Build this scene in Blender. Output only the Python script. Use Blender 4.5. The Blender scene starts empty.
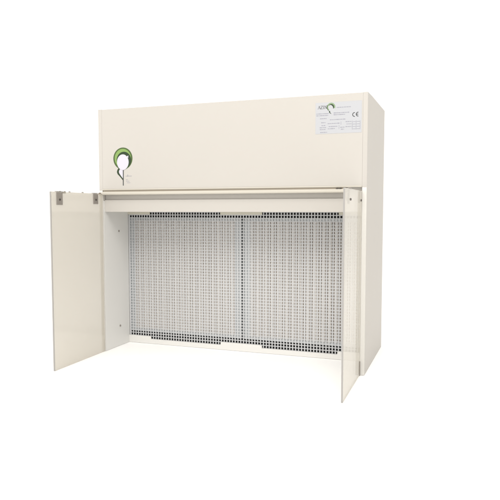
import bpy, bmesh, math, random
from mathutils import Vector
random.seed(7)
PI = math.pi
scene = bpy.context.scene
col = scene.collection

# ------------------------------------------------------------------ dimensions (metres)
W, H, D = 1.2, 1.097, 0.5224          # cabinet width, front height, depth
T = 0.018                             # side panel thickness
G = 0.2115                            # grille plane behind the front
FZ = 0.7365                           # lower edge of the front panel
HZ = 0.640                            # lower edge of the header
XL, XR = T, W - T
DOOR = 0.360                          # door width
DZ = 0.7215                           # door height

# ------------------------------------------------------------------ materials
def srgb(r, g, b):
    f = lambda c: (c / 255 / 12.92) if c / 255 <= .04045 else ((c / 255 + .055) / 1.055) ** 2.4
    return (f(r), f(g), f(b), 1)

def paint(name, color, rough=.4, metallic=0., bump=.0, bscale=400., vary=.0, spec=.5):
    m = bpy.data.materials.new(name); m.use_nodes = True
    nt = m.node_tree; b = nt.nodes['Principled BSDF']
    b.inputs['Base Color'].default_value = color
    b.inputs['Roughness'].default_value = rough
    b.inputs['Metallic'].default_value = metallic
    b.inputs['Specular IOR Level'].default_value = spec
    tc = nt.nodes.new('ShaderNodeTexCoord')
    if vary:
        n = nt.nodes.new('ShaderNodeTexNoise'); n.inputs['Scale'].default_value = 3.5
        n.inputs['Detail'].default_value = 5
        nt.links.new(tc.outputs['Object'], n.inputs['Vector'])
        mx = nt.nodes.new('ShaderNodeMix'); mx.data_type = 'RGBA'
        mx.inputs['A'].default_value = tuple(c * (1 - vary) for c in color[:3]) + (1,)
        mx.inputs['B'].default_value = tuple(min(1, c * (1 + vary)) for c in color[:3]) + (1,)
        nt.links.new(n.outputs['Fac'], mx.inputs['Factor'])
        nt.links.new(mx.outputs['Result'], b.inputs['Base Color'])
        mr = nt.nodes.new('ShaderNodeMapRange')
        mr.inputs['To Min'].default_value = rough - .08; mr.inputs['To Max'].default_value = rough + .08
        nt.links.new(n.outputs['Fac'], mr.inputs['Value'])
        nt.links.new(mr.outputs['Result'], b.inputs['Roughness'])
    if bump:
        n2 = nt.nodes.new('ShaderNodeTexNoise'); n2.inputs['Scale'].default_value = bscale
        nt.links.new(tc.outputs['Object'], n2.inputs['Vector'])
        bp = nt.nodes.new('ShaderNodeBump'); bp.inputs['Strength'].default_value = bump
        bp.inputs['Distance'].default_value = .0006
        nt.links.new(n2.outputs['Fac'], bp.inputs['Height'])
        nt.links.new(bp.outputs['Normal'], b.inputs['Normal'])
    return m

def acrylic(name, color, clear):
    m = bpy.data.materials.new(name); m.use_nodes = True
    nt = m.node_tree; b = nt.nodes['Principled BSDF']
    b.inputs['Base Color'].default_value = color
    b.inputs['Roughness'].default_value = .06
    b.inputs['Coat Weight'].default_value = .3
    b.inputs['Coat Roughness'].default_value = .03
    tr = nt.nodes.new('ShaderNodeBsdfTransparent')
    mx = nt.nodes.new('ShaderNodeMixShader'); mx.inputs['Fac'].default_value = clear
    out = nt.nodes['Material Output']
    nt.links.new(b.outputs['BSDF'], mx.inputs[1]); nt.links.new(tr.outputs['BSDF'], mx.inputs[2])
    nt.links.new(mx.outputs['Shader'], out.inputs['Surface'])
    return m

CREAM   = paint('cream_powder_coat', (.500, .480, .450, 1), .45, bump=.10, bscale=900, vary=.015, spec=.06)
CREAM_I = paint('cream_lifted_inner', (.69, .685, .665, 1), .42, bump=.10, bscale=900, vary=.012)  # lighter copy of the cream, raised to offset shade inside the chamber
EDGELIT    = paint('white_edge_sheen', (.70, .69, .66, 1), .5, vary=.01)
RAILM   = paint('cream_rail_coat', (.520, .492, .430, 1), .30, vary=.01)
TABM    = paint('olive_cream_coat', (.56, .54, .46, 1), .45, vary=.01)
ZINC    = paint('pale_zinc_mesh', (.52, .53, .545, 1), .45, metallic=.1, vary=.03)
ALU     = paint('anodised_aluminium', (.59, .615, .63, 1), .4, metallic=.2, vary=.02)
MEDIA   = paint('filter_paper', (.88, .85, .82, 1), .9, bump=.3, bscale=300, vary=.04)
DARK    = paint('dark_plenum', (.15, .153, .153, 1), .8)
STEEL   = paint('satin_steel', (.30, .275, .25, 1), .45, metallic=.35, vary=.05)
SCREW   = paint('dark_screw', (.085, .075, .07, 1), .4, metallic=.5)
PINM    = paint('brown_pin', (.12, .085, .06, 1), .45, metallic=.3)
ACRYL   = acrylic('cream_acrylic', (.60, .562, .485, 1), .44)
EDGE    = paint('acrylic_cut_edge', (.33, .32, .31, 1), .25)
PLATE   = paint('rating_plate_film', (.445, .455, .48, 1), .32, vary=.01)
INKGREY = paint('grey_ink', (.27, .27, .32, 1), .6)
TANM    = paint('tan_gap_shade', (.27, .235, .185, 1), .5, vary=.02)
INKMID  = paint('mid_ink', (.10, .105, .115, 1), .6)
RINGG   = paint('pale_green_ink', (.20, .29, .16, 1), .5)
INKDARK = paint('dark_ink', (.045, .05, .05, 1), .6)
DKGREEN = paint('dark_green_ink', (.012, .035, .007, 1), .45)
GREEN   = paint('leaf_green_ink', (.19, .31, .085, 1), .45, vary=.25)
OLIVE   = paint('olive_outline_ink', (.055, .10, .022, 1), .45)
WHITE   = paint('white_film', (.57, .555, .63, 1), .3)
FLOORM  = paint('white_studio_floor', (.97, .97, .97, 1), .9, vary=.003, spec=.1)

# ------------------------------------------------------------------ mesh helpers
def new_obj(name, me, mat, parent=None):
    me.name = name
    if mat: me.materials.append(mat)
    o = bpy.data.objects.new(name, me); col.objects.link(o)
    if parent: o.parent = parent
    return o

def bm_obj(name, bm, mat, parent=None, smooth=False):
    bmesh.ops.recalc_face_normals(bm, faces=bm.faces)
    me = bpy.data.meshes.new(name); bm.to_mesh(me); bm.free()
    if smooth:
        for p in me.polygons: p.use_smooth = True
    return new_obj(name, me, mat, parent)

def add_box(bm, x0, x1, y0, y1, z0, z1, bev=0., seg=2):
    t = bmesh.new()
    r = bmesh.ops.create_cube(t, size=1)
    for v in t.verts:
        v.co = Vector((x0 + (v.co.x + .5) * (x1 - x0), y0 + (v.co.y + .5) * (y1 - y0), z0 + (v.co.z + .5) * (z1 - z0)))
    if bev:
        bmesh.ops.bevel(t, geom=list(t.edges), offset=bev, segments=seg, profile=.5, affect='EDGES')
    me = bpy.data.meshes.new('t'); t.to_mesh(me); t.free()
    bm.from_mesh(me); bpy.data.meshes.remove(me)

def box(name, x0, x1, y0, y1, z0, z1, mat, parent, bev=.0, seg=2):
    bm = bmesh.new(); add_box(bm, x0, x1, y0, y1, z0, z1, bev, seg)
    return bm_obj(name, bm, mat, parent)

def add_prism(bm, pts, axis, a, b):
    """closed outline (2-D) extruded along an axis from a to b"""
    def mk(p, t):
        if axis == 'x': return (t, p[0], p[1])
        if axis == 'y': return (p[0], t, p[1])
        return (p[0], p[1], t)
    A = [bm.verts.new(mk(p, a)) for p in pts]; B = [bm.verts.new(mk(p, b)) for p in pts]
    n = len(pts)
    bm.faces.new(A); bm.faces.new(list(reversed(B)))
    for i in range(n):
        j = (i + 1) % n
        bm.faces.new((A[i], B[i], B[j], A[j]))

def prism(name, pts, axis, a, b, mat, parent, bev=0.):
    bm = bmesh.new(); add_prism(bm, pts, axis, a, b)
    if bev:
        bmesh.ops.bevel(bm, geom=list(bm.edges), offset=bev, segments=2, profile=.5, affect='EDGES')
    return bm_obj(name, bm, mat, parent)

def add_cyl(bm, c, axis, r, h, n=20, dome=0.):
    """short cylinder starting at c and running h along the axis, with a bevelled end"""
    c = Vector(c); d = {'x': Vector((1, 0, 0)), 'y': Vector((0, 1, 0)), 'z': Vector((0, 0, 1))}[axis]
    u = Vector((0, 0, 1)) if axis != 'z' else Vector((1, 0, 0)); v = d.cross(u)
    prof = [(0, r), (h * .7, r), (h, r * .72)]
    rings = [[bm.verts.new(c + d * t + u * (q * math.cos(2 * PI * i / n)) + v * (q * math.sin(2 * PI * i / n))) for i in range(n)] for t, q in prof]
    for a, b in zip(rings, rings[1:]):
        for i in range(n):
            bm.faces.new((a[i], a[(i + 1) % n], b[(i + 1) % n], b[i]))
    bm.faces.new(rings[0]); bm.faces.new(rings[-1])

def cyl(name, c, axis, r, h, mat, parent, n=20):
    bm = bmesh.new(); add_cyl(bm, c, axis, r, h, n)
    return bm_obj(name, bm, mat, parent)

def screw_head(name, c, axis, sgn, r, mat, parent):
    bm = bmesh.new()
    add_cyl(bm, c, axis, r, .0035 * sgn, 18)
    # cross recess as two thin raised bars
    e = .0037 * sgn
    cx, cy, cz = c
    if axis == 'x':
        add_box(bm, *sorted((cx + e * .9, cx + e * 1.05)), cy - r * .6, cy + r * .6, cz - r * .1, cz + r * .1)
    elif axis == 'y':
        add_box(bm, cx - r * .6, cx + r * .6, *sorted((cy + e * .9, cy + e * 1.05)), cz - r * .1, cz + r * .1)
    else:
        add_box(bm, cx - r * .6, cx + r * .6, cy - r * .1, cy + r * .1, *sorted((cz + e * .9, cz + e * 1.05)))
    return bm_obj(name, bm, mat, parent)

# ------------------------------------------------------------------ setting
bm = bmesh.new()
S = 300
vs = [bm.verts.new(p) for p in ((-S, -S, 0), (S, -S, 0), (S, S, 0), (-S, S, 0))]
bm.faces.new(vs)
floor = bm_obj('floor', bm, FLOORM)
floor['kind'] = 'structure'; floor['label'] = 'plain seamless white floor under the cabinet'; floor['category'] = 'floor'

# ------------------------------------------------------------------ the cabinet
cab = bpy.data.objects.new('laminar_flow_cabinet', None); col.objects.link(cab)
cab.empty_display_size = .2
cab['label'] = 'cream laminar flow cabinet with two open acrylic side doors and a perforated grille'
cab['category'] = 'flow cabinet'

# side panels: full height, front edges show as narrow strips beside the front panel
prof = [(0, .0005), (D, .0005), (D, 1.107), (.119, 1.1008), (0, H)]
right_panel = prism('side_panel', prof, 'x', XR, W, CREAM, cab, .0008)
left_panel = prism('side_panel', prof, 'x', 0, XL, CREAM, cab, .0008)
# inner liner of the working chamber, lightened against the shade inside
lin_l = box('liner', XL, XL + .0015, .004, G - .002, .001, HZ + .05, CREAM_I, left_panel)
lin_r = box('liner', XR - .0015, XR, .004, G - .002, .001, HZ + .05, CREAM_I, right_panel)
# pale strips added on the front edges; their white stands in for reflected light
box('edge_sheen_strip', .0004, XL - .0002, -.0016, -.0001, .001, FZ - .001, EDGELIT, left_panel, .0004)
box('edge_sheen_strip', XR + .0006, W - .0004, -.0016, -.0001, .001, FZ - .001, EDGELIT, right_panel, .0004)
for z in (.549, .097):
    screw_head('screw', (XL + .0015, .124, z), 'x', 1, .0048, STEEL, left_panel)
    screw_head('screw', (XR - .0015, .124, z), 'x', -1, .0048, STEEL, right_panel)

# front panel: folded sheet with a return along the lower edge
fp = [(.0004, FZ), (.0004, H - .0012), (.016, H - .0012), (.016, FZ + .016), (.05, FZ + .016), (.05, FZ)]
front = prism('front_panel', fp, 'x', XL + .0002, XR - .0002, CREAM, cab, .0005)
box('lower_lip', XL + .001, XR - .001, -.0035, .0003, FZ + .0004, FZ + .0055, RAILM, front, .001)
# top and back
prism('top_panel', [(.0175, H - .006), (.119, 1.0965), (D - .003, 1.1025), (D - .003, 1.085), (.0175, 1.08)], 'x', XL + .0004, XR - .0004, CREAM, cab)
box('back_panel', XL + .0004, XR - .0004, D - .019, D - .003, .001, 1.0845, CREAM, cab)

# rail under the front panel
rail = box('rail', XL + .002, 1.118, -.013, .010, .7155, .7300, RAILM, cab, .005, 3)
box('gap_shade_strip', XL + .004, 1.114, -.002, .012, .7301, FZ - .0003, TANM, rail)  # tan strip filling the gap, its colour stands in for the gap's shade
for x in (1.0865, 1.099):
    screw_head('rail_screw', (x, -.006, .7302), 'z', 1, .0055, SCREW, rail)
cyl('end_cap', (1.118, -.0015, .7228), 'x', .0068, .005, STEEL, rail)
# recess behind the rail, then the header
box('recess_panel', XL + .0016, XR - .0016, .0202, .0290, .684, FZ + .0005, CREAM, cab)
header = prism('header_panel', [(.012, HZ), (.012, .6935), (.0195, .6935), (.0195, .689), (.0165, .689), (.0165, HZ + .0045), (.0195, HZ + .0045), (.0195, HZ)], 'x', XL + .0016, XR - .0016, CREAM, cab, .0008)

# --- perforated grille -------------------------------------------------------
NC, PX = 83, .013722
NR, PZ = 49, .0137
HOLE, HOLZ = .0092, .0101
X0, Z0 = .0334, .029
TH = .0014
xs = [XL + .002]; zs = [.004]
for i in range(NC): xs += [X0 + i * PX - HOLE / 2, X0 + i * PX + HOLE / 2]
for j in range(NR): zs += [Z0 + j * PZ - HOLZ / 2, Z0 + j * PZ + HOLZ / 2]
xs.append(XR - .002); zs.append(zs[-1] + .006)
nx, nz = len(xs), len(zs)
verts = []; faces = []
for y in (G, G + TH):
    for z in zs:
        for x in xs: verts.append((x, y, z))
off = nx * nz
vid = lambda i, j, k: k * off + j * nx + i
solid = lambda i, j: 0 <= i < nx - 1 and 0 <= j < nz - 1 and not (i % 2 == 1 and j % 2 == 1)
for j in range(nz - 1):
    for i in range(nx - 1):
        if solid(i, j):
            faces.append((vid(i, j, 0), vid(i + 1, j, 0), vid(i + 1, j + 1, 0), vid(i, j + 1, 0)))
            faces.append((vid(i, j, 1), vid(i, j + 1, 1), vid(i + 1, j + 1, 1), vid(i + 1, j, 1)))
            if not solid(i - 1, j): faces.append((vid(i, j, 0), vid(i, j + 1, 0), vid(i, j + 1, 1), vid(i, j, 1)))
            if not solid(i + 1, j): faces.append((vid(i + 1, j, 0), vid(i + 1, j, 1), vid(i + 1, j + 1, 1), vid(i + 1, j + 1, 0)))
            if not solid(i, j - 1): faces.append((vid(i, j, 0), vid(i, j, 1), vid(i + 1, j, 1), vid(i + 1, j, 0)))
            if not solid(i, j + 1): faces.append((vid(i, j + 1, 0), vid(i + 1, j + 1, 0), vid(i + 1, j + 1, 1), vid(i, j + 1, 1)))
me = bpy.data.meshes.new('grille'); me.from_pydata(verts, [], faces); me.update()
grille = new_obj('grille', me, ZINC, cab)

# rails that clamp the grille: notched along the edge that meets the holes
xa, xb = XL + .0006, XR - .0006
lo, hi = .0215, .0362
pts = [(xa, .001), (xb, .001), (xb, hi), (1.052, hi), (1.052, lo), (.7065, lo), (.7065, hi), (.505, hi), (.505, lo), (.1395, lo), (.1395, hi), (xa, hi)]
prism('base_rail', pts, 'y', G - .0055, G - .0005, CREAM_I, cab, .0007)
lo, hi = .652, .6268
pts = [(xa, .6835), (xa, hi), (.1395, hi), (.1395, lo), (.505, lo), (.505, hi), (.7065, hi), (.7065, lo), (1.052, lo), (1.052, hi), (xb, hi), (xb, .6835)]
prism('upper_rail', pts, 'y', G - .0055, G - .0005, TABM, cab, .0007)

box('chamber_ceiling', XL + .0016, XR - .0016, .0295, G + .0015, .6845, .690, CREAM_I, cab)
# dark plenum box behind the filters
bm = bmesh.new()
add_box(bm, XL + .0008, XR - .0008, G + .085, G + .092, .002, .72)
add_box(bm, XL + .0008, XR - .0008, G + .002, G + .0845, .700, .706)
add_box(bm, XL + .0008, XR - .0008, G + .002, G + .0845, .002, .005)
add_box(bm, XL + .0008, XL + .0028, G + .002, G + .0845, .006, .699)
add_box(bm, XR - .0028, XR - .0008, G + .002, G + .0845, .006, .699)
bm_obj('plenum', bm, DARK, cab)

# --- two pleated filters ------------------------------------------------------
FY = G + .006
def make_filter(x0, x1):
    z0, z1 = .0565, .6125
    fw = .030
    # pleated paper
    bm = bmesh.new()
    pitch = .0098                     # flat-fronted pleats with narrow deep folds between them
    row = []
    x = x0 + fw - .002
    while x < x1 - fw + .002:
        p = pitch + random.uniform(-.0008, .0008)
        yf = FY + .0008 + random.uniform(0, .0012); yb = FY + .026
        for dx, y in ((0, yf + .0012), (.0012, yf), (p - .0048, yf), (p - .0036, yf + .0012), (p - .0021, yb), (p - .0013, yb)):
            j = random.uniform(-.0002, .0002)
            row.append((bm.verts.new((x + dx + j, y, z0 + .012)), bm.verts.new((x + dx - j, y, z1 - .012))))
        x += p
    for p, q in zip(row, row[1:]):
        bm.faces.new((p[0], q[0], q[1], p[1]))
    f = bm_obj('filter', bm, MEDIA, cab)
    fr = bmesh.new()
    add_box(fr, x0, x0 + fw, FY, FY + .06, z0, z1, .001)
    add_box(fr, x1 - fw, x1, FY, FY + .06, z0, z1, .001)
    add_box(fr, x0 + fw, x1 - fw, FY + .0004, FY + .06, z0, z0 + .014, .001)
    add_box(fr, x0 + fw, x1 - fw, FY + .0004, FY + .06, z1 - .014, z1, .001)
    bm_obj('filter_frame', fr, ALU, f)
    return f
make_filter(XL + .004, .6045)
make_filter(.6180, XR - .004)

# --- acrylic doors, swung open at right angles to the front ---------------------
def make_door(x0, x1, inner, clips, label):
    """a clear cast sheet; inner is +1 when the chamber side faces +x"""
    y1 = -.0025
    d = box('door', x0, x1, -DOOR + .0035, y1, .0012, DZ, ACRYL, cab, .0006)
    d['label'] = label
    box('cut_edge', x0 + .0003, x1 - .0003, -DOOR, -DOOR + .0033, .0015, DZ - .0005, EDGE, d, .0005)
    xi = x1 if inner > 0 else x0
    xo = x0 if inner > 0 else x1
    for (ya, yb, za, zb) in clips:
        xx = sorted((xi + inner * .0003, xi + inner * .0028))
        box('clip', xx[0], xx[1], ya, yb, za, zb, STEEL, d, .0006)
        # fold over the top edge
        xx = sorted((xi + inner * .0028, xo - inner * .0015))
        box('clip_fold', xx[0], xx[1], ya, yb, DZ + .0003, DZ + .0022, STEEL, d, .0005)
        screw_head('screw', (xi + inner * .0028, (ya + yb) / 2, (za + zb) / 2 - .004), 'x', inner, .0042, SCREW, d)
        screw_head('screw', (xo, (ya + yb) / 2, .685), 'x', -inner, .0042, SCREW, d)
    for y in ((clips[0][0] + clips[0][1]) / 2 + .01, -.268, -.237, -.147):
        screw_head('top_screw', ((x0 + x1) / 2, y, DZ), 'z', 1, .0042, STEEL, d)
    xx = sorted((xo - inner * .0002, xo - inner * .0022))
    if inner < 0: box('hinge_pin', xx[0], xx[1], -.0135, -.0045, .001, .056, STEEL, d, .0005)
    box('hinge_leaf', x0 + .001, x1 - .001, y1 + .0003, .0, .004, .056, STEEL, d)
    return d
left_door = make_door(.0115, .0175, 1, [(-.327, -.289, .669, .7195), (-.076, -.040, .675, .7195)], 'left acrylic door standing open')
right_door = make_door(1.1765, 1.1825, -1, [(-.276, -.238, .669, .7195), (-.046, -.010, .675, .7195)], 'right acrylic door standing open')
cyl('hinge_pin', (.006, -.010, .7205), 'y', .0055, .009, PINM, left_door)
box('latch_pin', .0125, .0165, -.284, -.264, DZ - .006, DZ + .0012, SCREW, left_door, .0005)

# ------------------------------------------------------------------ printed marks
def disc(bm, cx, cz, rx, rz, y0, y1, n=48):
    add_prism(bm, [(cx + rx * math.cos(2 * PI * i / n), cz + rz * math.sin(2 * PI * i / n)) for i in range(n)], 'y', y0, y1)

def arc(bm, cx, cz, r0, r1, a0, a1, y0, y1, n=32, taper=None):
    """flat ring segment; taper(t) scales the band width"""
    pin = []; pout = []
    for i in range(n + 1):
        t = i / n; a = math.radians(a0 + (a1 - a0) * t)
        k = taper(t) if taper else 1
        rm = r1; ri = r1 - (r1 - r0) * k
        pout.append((cx + rm * math.cos(a), cz + rm * math.sin(a)))
        pin.append((cx + ri * math.cos(a), cz + ri * math.sin(a)))
    for i in range(n):
        vs0 = [bm.verts.new((p[0], y1, p[1])) for p in (pin[i], pin[i + 1], pout[i + 1], pout[i])]
        bm.faces.new(vs0)

def stroke(bm, p, q, w, y0, y1):
    p = Vector(p); q = Vector(q); d = (q - p); 
    n = Vector((-d.y, d.x)).normalized() * w / 2
    add_prism(bm, [tuple(p + n), tuple(q + n), tuple(q - n), tuple(p - n)], 'y', y0, y1)

# emblem on the front panel
Y = .0004
e = bmesh.new(); disc(e, .1244, .8762, .0487, .0485, Y - .0004, Y - .00005)
emblem = bm_obj('emblem', e, OLIVE, cab)
e = bmesh.new(); disc(e, .1244, .8775, .0414, .0414, Y - .0008, Y - .00041)
bm_obj('green_disc', e, GREEN, emblem)
e = bmesh.new(); disc(e, .1296, .8690, .0365, .0370, Y - .0012, Y - .00081)
bm_obj('dark_crescent', e, DKGREEN, emblem)
e = bmesh.new(); disc(e, .1247, .8602, .0296, .0342, Y - .0018, Y - .00121)
add_prism(e, [(.1455, .8845), (.1525, .8775), (.1530, .8890)], 'y', Y - .0017, Y - .00121)   # a small nick on the shoulder
disc(e, .1247, .8430, .0175, .0178, Y - .00165, Y - .00122)
bm_obj('white_oval', e, WHITE, emblem)
e = bmesh.new()
add_prism(e, [(.1015, .8345), (.1080, .8300), (.1030, .8215), (.1035, .8130), (.1130, .8000), (.1235, .7870), (.1235, .7795), (.1090, .7960), (.0965, .8080), (.0930, .8170), (.0955, .8270)], 'y', Y - .0005, Y - .00005)
bm_obj('leaf', e, DKGREEN, emblem)
e = bmesh.new(); add_prism(e, [(.1090, .8290), (.1232, .8262), (.1232, .7885), (.1135, .8010), (.1045, .8135), (.1045, .8215)], 'y', Y - .00045, Y - .00005)
bm_obj('white_petal', e, WHITE, emblem)
e = bmesh.new(); stroke(e, (.1258, .8262), (.1246, .7570), .0042, Y - .0007, Y - .00005)
bm_obj('stem', e, INKDARK, emblem)
e = bmesh.new()
for (x0, x1, z, w) in ((.137, .168, .7985, .0016), (.147, .149, .8015, .008), (.139, .156, .7760, .0016), (.143, .160, .7690, .0016), (.139, .147, .7825, .0016)):
    stroke(e, (x0, z), (x1, z), w, Y - .0004, Y - .00005)
bm_obj('small_print', e, INKGREY, emblem)

# rating plate
PX0, PX1, PZ0, PZ1 = .9965, 1.1772, .9455, 1.0662
plate = box('rating_plate', PX0, PX1, Y - .0006, Y - .00005, PZ0, PZ1, PLATE, cab, .0002)
def lp(px, py):                       # plate-local position: 46.5 x 31.5 units, origin top left
    return (PX0 + px / 46.5 * (PX1 - PX0), PZ1 - py / 31.5 * (PZ1 - PZ0))
YA, YB = Y - .0009, Y - .00061
e = bmesh.new()
def word(strokes, ox, w, h, base, sw):
    for (a, b, c, d, k) in strokes:
        stroke(e, lp(ox + a * w, base - b * h), lp(ox + c * w, base - d * h), sw * k, YA, YB)
GL = {
 'A': [(0, 0, .5, 1, .6), (.5, 1, 1, 0, 1.2), (.2, .35, .8, .35, .5), (-.12, 0, .2, 0, .5), (.8, 0, 1.12, 0, .5)],
 'Z': [(0, 1, 1, 1, .7), (1, 1, 0, 0, 1.2), (0, 0, 1, 0, .7), (0, 1, 0, .8, .6), (1, 0, 1, .2, .6)],
 'I': [(.5, 0, .5, 1, 1.2), (.2, 0, .8, 0, .5), (.2, 1, .8, 1, .5)],
 'N': [(.08, 0, .08, 1, .7), (.08, 1, .92, 0, 1.2), (.92, 0, .92, 1, .7), (-.12, 0, .28, 0, .5), (.72, 1, 1.1, 1, .5)],
}
x = 2.6
for ch, w in (('A', 2.3), ('Z', 1.9), ('I', 1.2), ('N', 2.2)):
    word(GL[ch], x, w, 3.1, 6.3, .0017); x += w + .45
bm_obj('plate_lettering', e, INKMID, plate)
# ring emblem of the plate
rc = lp(15.9, 4.9)
e = bmesh.new(); arc(e, *rc, .0118, .0166, -20, 235, YA, YB); bm_obj('ring', e, RINGG, plate)
e = bmesh.new(); arc(e, *rc, .0060, .0116, -35, 150, YA, YB - .0001, taper=lambda t: .35 + .65 * math.sin(PI * min(1, t * 1.1 + .05)) if t < .9 else .3)
arc(e, *rc, .0152, .0170, 150, 235, YA, YB - .0001)
a = lp(13.9, 8.6); b_ = lp(15.6, 11.4)
add_prism(e, [a, lp(14.9, 8.8), lp(14.9, 10.2), lp(16.4, 11.9), lp(14.6, 11.0), lp(13.7, 9.8)], 'y', YA, YB)
bm_obj('ring_shadow', e, DKGREEN, plate)
# CE mark
e = bmesh.new()
ca = lp(39.4, 13.6); cb = lp(42.9, 13.4)
for c_ in (ca, cb):
    arc(e, c_[0], c_[1], .0058, .0088, 80, 280, YA, YB)
stroke(e, (cb[0] - .0075, cb[1]), (cb[0] + .0005, cb[1]), .0028, YA, YB)
bm_obj('ce_mark', e, INKDARK, plate)
# rows of print too small to read: thin broken rules, plus the ruled table on the right
e = bmesh.new()
rows = [(21.5, 35.5, 5.6), (.9, 13.6, 11.2), (18.5, 34, 11.0), (1, 13.0, 13.0), (18.5, 30, 12.8), (4.7, 11.7, 16.1), (14.8, 30.8, 17.6),
        (6.0, 10.6, 20.2), (12.6, 24.8, 21.4), (6.2, 10.6, 23.1), (13.6, 22.6, 24.4), (4.4, 10.8, 25.2), (4.6, 10.6, 27.1), (12.8, 20, 26.6),
        (30.6, 36.4, 20.3), (31.6, 36.4, 22.6), (30.6, 36.4, 25.2), (25.2, 29.8, 25.6), (26, 29, 27.6), (5, 12, 30)]
for (x0, x1, yy) in rows:
    x = x0
    while x < x1:
        w = random.uniform(.7, 2.4); xe = min(x + w, x1)
        a = lp(x, yy); b_ = lp(xe, yy)
        if xe - x > .2: stroke(e, a, b_, random.uniform(.0018, .0032), YA, YB)
        x = xe + random.uniform(.25, .5)
for xv in (37.2, 41.0, 45.0):
    stroke(e, lp(xv, 19.6), lp(xv, 28.4), .0011, YA, YB)
for yv in (20.6, 23, 25.4, 27.8):
    stroke(e, lp(37.6, yv), lp(40.6, yv), .0014, YA, YB); stroke(e, lp(41.4, yv), lp(44.6, yv), .0014, YA, YB)
for (xv, y0, y1) in ((26, 19.8, 23), (24, 23.4, 27.4)):
    stroke(e, lp(xv, y0), lp(xv, y1), .001, YA, YB)
bm_obj('small_print', e, INKGREY, plate)

# ------------------------------------------------------------------ light
w = bpy.data.worlds.new('World'); scene.world = w; w.use_nodes = True
bg = w.node_tree.nodes['Background']
bg.inputs['Color'].default_value = (1, .972, .925, 1)
bg.inputs['Strength'].default_value = 1.27
# world dimmed on the unseen right, added to darken the cabinet side
wt = w.node_tree
tc = wt.nodes.new('ShaderNodeTexCoord'); sx = wt.nodes.new('ShaderNodeSeparateXYZ'); mr = wt.nodes.new('ShaderNodeMapRange')
mr.inputs['From Min'].default_value = .30; mr.inputs['From Max'].default_value = 1
mr.inputs['To Min'].default_value = 1.31; mr.inputs['To Max'].default_value = 1.0
wt.links.new(tc.outputs['Generated'], sx.inputs['Vector']); wt.links.new(sx.outputs['X'], mr.inputs['Value'])
wt.links.new(mr.outputs['Result'], bg.inputs['Strength'])
def area(name, loc, target, size, power, color):
    l = bpy.data.lights.new(name, 'AREA'); l.shape = 'RECTANGLE'; l.size, l.size_y = size
    l.energy = power; l.color = color
    o = bpy.data.objects.new(name, l); col.objects.link(o)
    o.location = loc
    o.rotation_euler = (Vector(target) - Vector(loc)).to_track_quat('-Z', 'Y').to_euler()
    return o
area('added_key_lamp', (1.25, -3.4, 4.4), (.6, .1, .3), (3.0, 2.4), 150, (1, .965, .92))  # unseen lamp, added to keep the floor white and light the front

# ------------------------------------------------------------------ camera
cd = bpy.data.cameras.new('camera'); cam = bpy.data.objects.new('camera', cd); col.objects.link(cam)
cam.location = (1.53932740, -2.28935516, .647549620)
cam.rotation_euler = (PI / 2 - .0675897799, 0, .342325894)
cd.sensor_width = 36; cd.lens = 588.11 / 500 * 36
cd.clip_start = .05; cd.clip_end = 2000
scene.camera = cam
scene.render.resolution_x = scene.render.resolution_y = 1024
scene.view_settings.view_transform = 'Standard'
scene.view_settings.look = 'None'
scene.view_settings.exposure = 0
scene.view_settings.gamma = 1
scene.cycles.max_bounces = 10
scene.cycles.diffuse_bounces = 6
scene.cycles.transparent_max_bounces = 16
